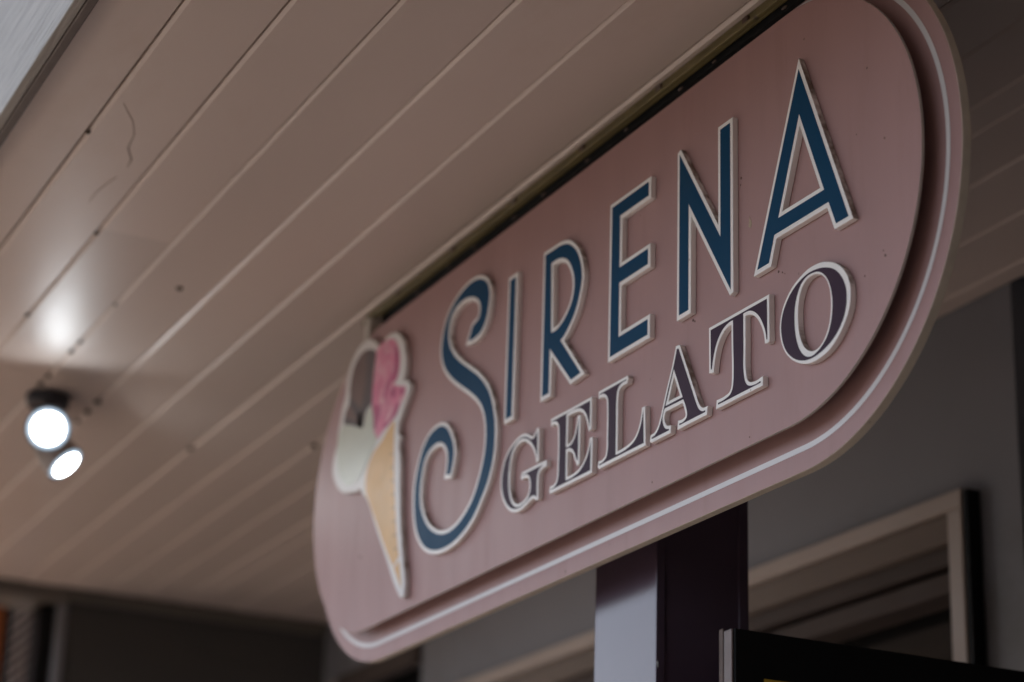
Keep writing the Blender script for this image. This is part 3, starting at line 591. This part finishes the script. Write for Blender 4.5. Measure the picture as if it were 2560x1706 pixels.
# ---------------------------------------------------------------- far left: louvred shutter and orange panel beyond the end wall
sh = empty('louvred_shutter', (1.76, 7.35, 0), 'dark framed louvred shutter beyond the charcoal end wall', 'shutter')
box('stile', 1.735, 1.775, 7.06, 7.17, 0, 3.75, 'black', sh)
box('stile', 1.735, 1.775, 7.60, 7.72, 0, 3.75, 'black', sh)
box('top_rail', 1.735, 1.775, 7.171, 7.599, 3.65, 3.75, 'black', sh)
box('bottom_rail', 1.735, 1.775, 7.171, 7.599, 0.0, 0.5, 'black', sh)
box('backing', 1.7765, 1.79, 7.06, 7.72, 0, 3.75, 'black', sh)
bm = bmesh.new()
vs_ = [bm.verts.new(p) for p in ((1.732, 7.172, -.016), (1.737, 7.172, -.020), (1.776, 7.172, 0.014), (1.771, 7.172, 0.018),
                                 (1.732, 7.598, -.016), (1.737, 7.598, -.020), (1.776, 7.598, 0.014), (1.771, 7.598, 0.018))]
for f in ((0, 1, 2, 3), (7, 6, 5, 4), (0, 4, 5, 1), (1, 5, 6, 2), (2, 6, 7, 3), (3, 7, 4, 0)): bm.faces.new([vs_[i] for i in f])
sl_me = finish(bm, 'slat', 'slat')
sl_me.transform(Matrix.Translation((-sh.location.x, -sh.location.y, 0)))
z = 0.53
while z < 3.64:
    o = bpy.data.objects.new('slat', sl_me); COL.objects.link(o); o.parent = sh; o.location = (0, 0, z)
    z += 0.040
op = empty('orange_panel', (1.4, 7.0, 0), 'tall orange upright panel at the far left edge', 'panel')
box('panel_sheet', 1.05, 1.592, 6.99, 7.02, 0.03, 3.7, 'orange', op, bevel=0.004)
box('foot', 1.10, 1.55, 6.90, 7.11, 0, 0.029, 'black', op, bevel=0.004)
box('edge_frame', 1.594, 1.612, 6.98, 7.03, 0.0, 3.7, 'black', op, bevel=0.003)

# ---------------------------------------------------------------- twin ceiling spotlight, switched on
toCam = lambda p: (Vector((0, 0, EYE)) - Vector(p)).normalized()
sp = empty('twin_spotlight', (1.095, 4.63, CEIL), 'lit twin spotlight fixed to the boarded ceiling', 'spotlight')
bm = bmesh.new(); cylinder(bm, (1.095, 4.63, CEIL - 0.028), (1.095, 4.63, CEIL - 0.0015), 0.046, 0.05)
place('canopy', finish(bm, 'canopy', 'lamp_body', 0.004), sp)
p1 = Vector((1.065, 4.472, EYE + 1.424)); n1 = toCam(p1)
p2 = Vector((1.173, 4.71, EYE + 1.421)); tc2 = toCam(p2)
n2 = (0.36 * tc2 + 0.933 * (0.66 * right - 0.75 * up)).normalized()
for p, nrm, r in ((p1, n1, 0.045), (p2, n2, 0.042)):
    bm = bmesh.new()
    back = p - nrm * 0.11
    cylinder(bm, p - nrm * 0.004, p - nrm * 0.05, r + 0.004, r, 40, caps=False)
    cylinder(bm, p - nrm * 0.05, back, r, 0.022, 40, caps=False)
    cylinder(bm, back, back - nrm * 0.02, 0.022, 0.018, 24)
    head = place('lamp_head', finish(bm, 'lamp_head', 'lamp_taupe', smooth=True), sp)
    bm = bmesh.new(); cylinder(bm, p - nrm * 0.006, p - nrm * 0.001, r - 0.001, r - 0.004, 40)
    place('lens_rim', finish(bm, 'lens_rim', 'lens_rim'), head)
    bm = bmesh.new(); cylinder(bm, p - nrm * 0.002, p - nrm * 0.0002, r * 0.76, r * 0.74, 40)
    place('lens', finish(bm, 'lens', 'lens'), head)
    bm = bmesh.new(); cylinder(bm, p - nrm * 0.055, Vector((1.095, 4.63, CEIL - 0.02)), 0.008, 0.008, 16)
    place('arm', finish(bm, 'arm', 'lamp_taupe', smooth=True), sp)

# ---------------------------------------------------------------- the rail the sign hangs from
rail = empty('mounting_rail', (1.515, 2.9, CEIL), 'olive painted metal rail along the ceiling above the pink sign', 'rail')
RY0, RY1 = 1.35, 3.79
box('front_flange', 1.5115, 1.5165, RY0, RY1, EYE + 1.5265, CEIL - 0.0012, 'rail', rail, bevel=0.0012)
box('lip', 1.503, 1.5113, RY0, RY1, EYE + 1.5265, EYE + 1.5325, 'rail', rail, bevel=0.0012)
for i in range(9):
    y = 1.62 + i * 0.25
    box('bolt', 1.507, 1.5112, y, y + 0.014, EYE + 1.536, EYE + 1.545, 'rust', rail)
box('slot_shade_strip', 1.5195, 1.5278, RY0 + 0.02, RY1 - 0.06, EYE + 1.5172, EYE + 1.5455, 'black', rail)  # black strip that paints in the shade of the slot above the panel
for i in range(14):
    y = 1.75 + i * 0.141 + random.uniform(-0.03, 0.03)
    clump(1.5185, y, random.uniform(0.0018, 0.003), rail, z=EYE + 1.520 + random.uniform(0, 0.003), mt='rust', el=(0.8, 3.0, 0.8))
clump(1.512, 3.775, 0.006, rail, z=EYE + 1.523)
box('wood_shim', 1.5175, 1.5192, 2.35, 2.42, EYE + 1.5458, CEIL - 0.0015, 'rust', rail)

# ---------------------------------------------------------------- the sign
sign = empty('hanging_sign', (1.52, 2.97, EYE + 0.834), 'pink oval shop sign with raised SIRENA GELATO lettering, hung from the boarded ceiling', 'sign')
PX = 1.5                                       # front face of the raised panel
YN, YF, ZB, ZT = 1.9643, 3.9788, 0.8905, 1.4900
BY, BZ = 0.0428, 0.0533                      # the board's margin round the panel, along and up
SY, SZ = 0.0156, 0.0221                      # where the white line runs
BX = 1.5285                                  # front face of the board
bd = place('back_board', flat_mesh('back_board', [stadium(YN - BY, YF + BY, ZB - BZ, ZT + BZ - .002, 64)], BX, 0.0138, ['pink', 'cream'], 0.0012), sign)
so = stadium(YN - SY - .0039, YF + SY + .0039, ZB - SZ - .0039, ZT + SZ + .0039, 64)
si = stadium(YN - SY + .0039, YF + SY - .0039, ZB - SZ + .0039, ZT + SZ - .0039, 64)
place('white_line', flat_mesh('white_line', [so, si[::-1]], BX - 0.00045, 0.0004, 'stripe'), bd)
place('front_panel', flat_mesh('front_panel', [stadium(YN, YF, ZB, ZT, 64)], PX, 0.0045, ['pink', 'panel_edge'], 0.0007), sign)
for y in (2.25, 2.75, 3.25, 3.7):
    for zz in (1.0, 1.38):
        bm = bmesh.new(); cylinder(bm, (PX + 0.0046, y, EYE + zz), (BX - 0.0001, y, EYE + zz), 0.012)
        place('standoff', finish(bm, 'standoff', 'panel_edge'), sign)

def loops_of(key, dx=0.0):
    ls = []
    for i, l in enumerate(SHAPES[key]):
        q = smooth_loop([[p[0] / 1000 + dx, p[1] / 1000] + p[2:] for p in l])
        a = area(q)
        if (i == 0 and a < 0) or (i > 0 and a > 0): q = q[::-1]
        ls.append(q)
    return ls

TL = 0.0088
def letter(key, ch, colour, words, w, limit, body=None):
    ls = loops_of(key)
    bodyl = loops_of(body) if body else [offset_loop(l, w, limit) for l in ls]
    o = place('letter', flat_mesh('letter', bodyl, PX - 0.0004 - TL, TL, 'white', 0.0006), sign, label='raised white letter ' + ch + ' with ' + words + ' face')
    place('letter_face', flat_mesh('letter_face', ls, PX - 0.0004 - TL - 0.0004, 0.0003, colour), o)
for k in 'SIRENA':
    letter(k, k, 'blue', 'deep blue', 0.0066, 3.2)
for k in 'GELATO':
    letter('g_' + k, k, 'purple', 'dark plum', 0.0052, 1.55, 'w_O' if k == 'O' else None)

# ice cream cut-out
cx = PX - 0.0004 - 0.012
cut = place('ice_cream_cutout', flat_mesh('ice_cream_cutout', loops_of('c_base'), cx, 0.012, ['white_gloss', 'white_rim'], 0.003), sign, label='white cut-out of an ice cream cone with three scoops')
for i, (k, mt, nm) in enumerate((('c_cone', 'cone', 'cone'), ('c_cone_tip', 'cone', 'cone_tip'), ('c_white', 'cream_ice', 'vanilla_scoop'), ('c_brown', 'brown_ice', 'chocolate_scoop'),
                                 ('c_pink', 'pink_ice', 'strawberry_scoop'), ('c_brown_dark1', 'brown_dark', 'scoop_shading'), ('c_brown_dark2', 'brown_dark', 'scoop_shading'),
                                 ('c_pink_deep1', 'pink_deep', 'scoop_streak'), ('c_pink_deep2', 'pink_deep', 'scoop_streak'), ('c_pink_deep3', 'pink_deep', 'scoop_streak'),
                                 ('c_pink_deep4', 'pink_deep', 'scoop_streak'), ('c_pink_deep5', 'pink_deep', 'scoop_streak'), ('c_white_green', 'cream_green', 'pistachio_streak'))):
    place(nm, flat_mesh(nm, loops_of(k), cx - 0.0004 - (0.0003 if i > 4 else 0) - (0.00025 * (i % 3 if i <= 4 else 0)), 0.0003, mt), cut)
# waffle marks down the right side of the cone
for i in range(8):
    z = 1.196 - i * 0.027
    a = -3.5559 + (1.2259 - z) * 0.2165 - 0.023
    place('wafer_mark', flat_mesh('wafer_mark', [[Vector((a, z)), Vector((a + 0.016, z - 0.003)), Vector((a + 0.0165, z - 0.0005)), Vector((a + 0.003, z + 0.002))]], cx - 0.0008, 0.0003, 'cone_line'), cut)
# small chip in the panel paint between N and A, and the clip at the far top end
chip = [Vector((-2.3585, 1.2065)), Vector((-2.3535, 1.203)), Vector((-2.3505, 1.2075)), Vector((-2.352, 1.2145)), Vector((-2.354, 1.2155)), Vector((-2.3552, 1.2215)), Vector((-2.3568, 1.216))]
place('paint_chip', flat_mesh('paint_chip', [chip], PX - 0.0005, 0.0004, 'chip_wood'), sign)
for a, z, s in ((-2.3775, 1.288, .0026), (-2.379, 1.278, .0018), (-2.507, 1.117, .0028), (-2.502, 1.1135, .002), (-2.285, 1.114, .0022), (-2.276, 1.110, .0016), (-2.27, 1.106, .0012),
                (-2.72, 1.352, .0012), (-2.664, 1.339, .0012), (-2.20, 1.162, .0013), (-2.046, 1.052, .0022), (-2.05, 1.06, .0014), (-2.09, 1.04, .0015), (-3.72, 1.037, .0038),
                (-2.62, 0.905, .0016), (-2.36, 0.902, .0014), (-2.10, 1.24, .0013), (-2.04, 1.21, .0018), (-3.07, 1.385, .0016), (-2.165, 0.96, .0014)):
    clump(PX - 0.0002, -a, s * 0.7, sign, z=EYE + z, mt='grime', el=(0.5, 1.0, 1.1))
box('hanger_clip', 1.498, 1.5275, 3.735, 3.76, EYE + 1.478, EYE + 1.5255, 'panel_edge', sign, bevel=0.001)
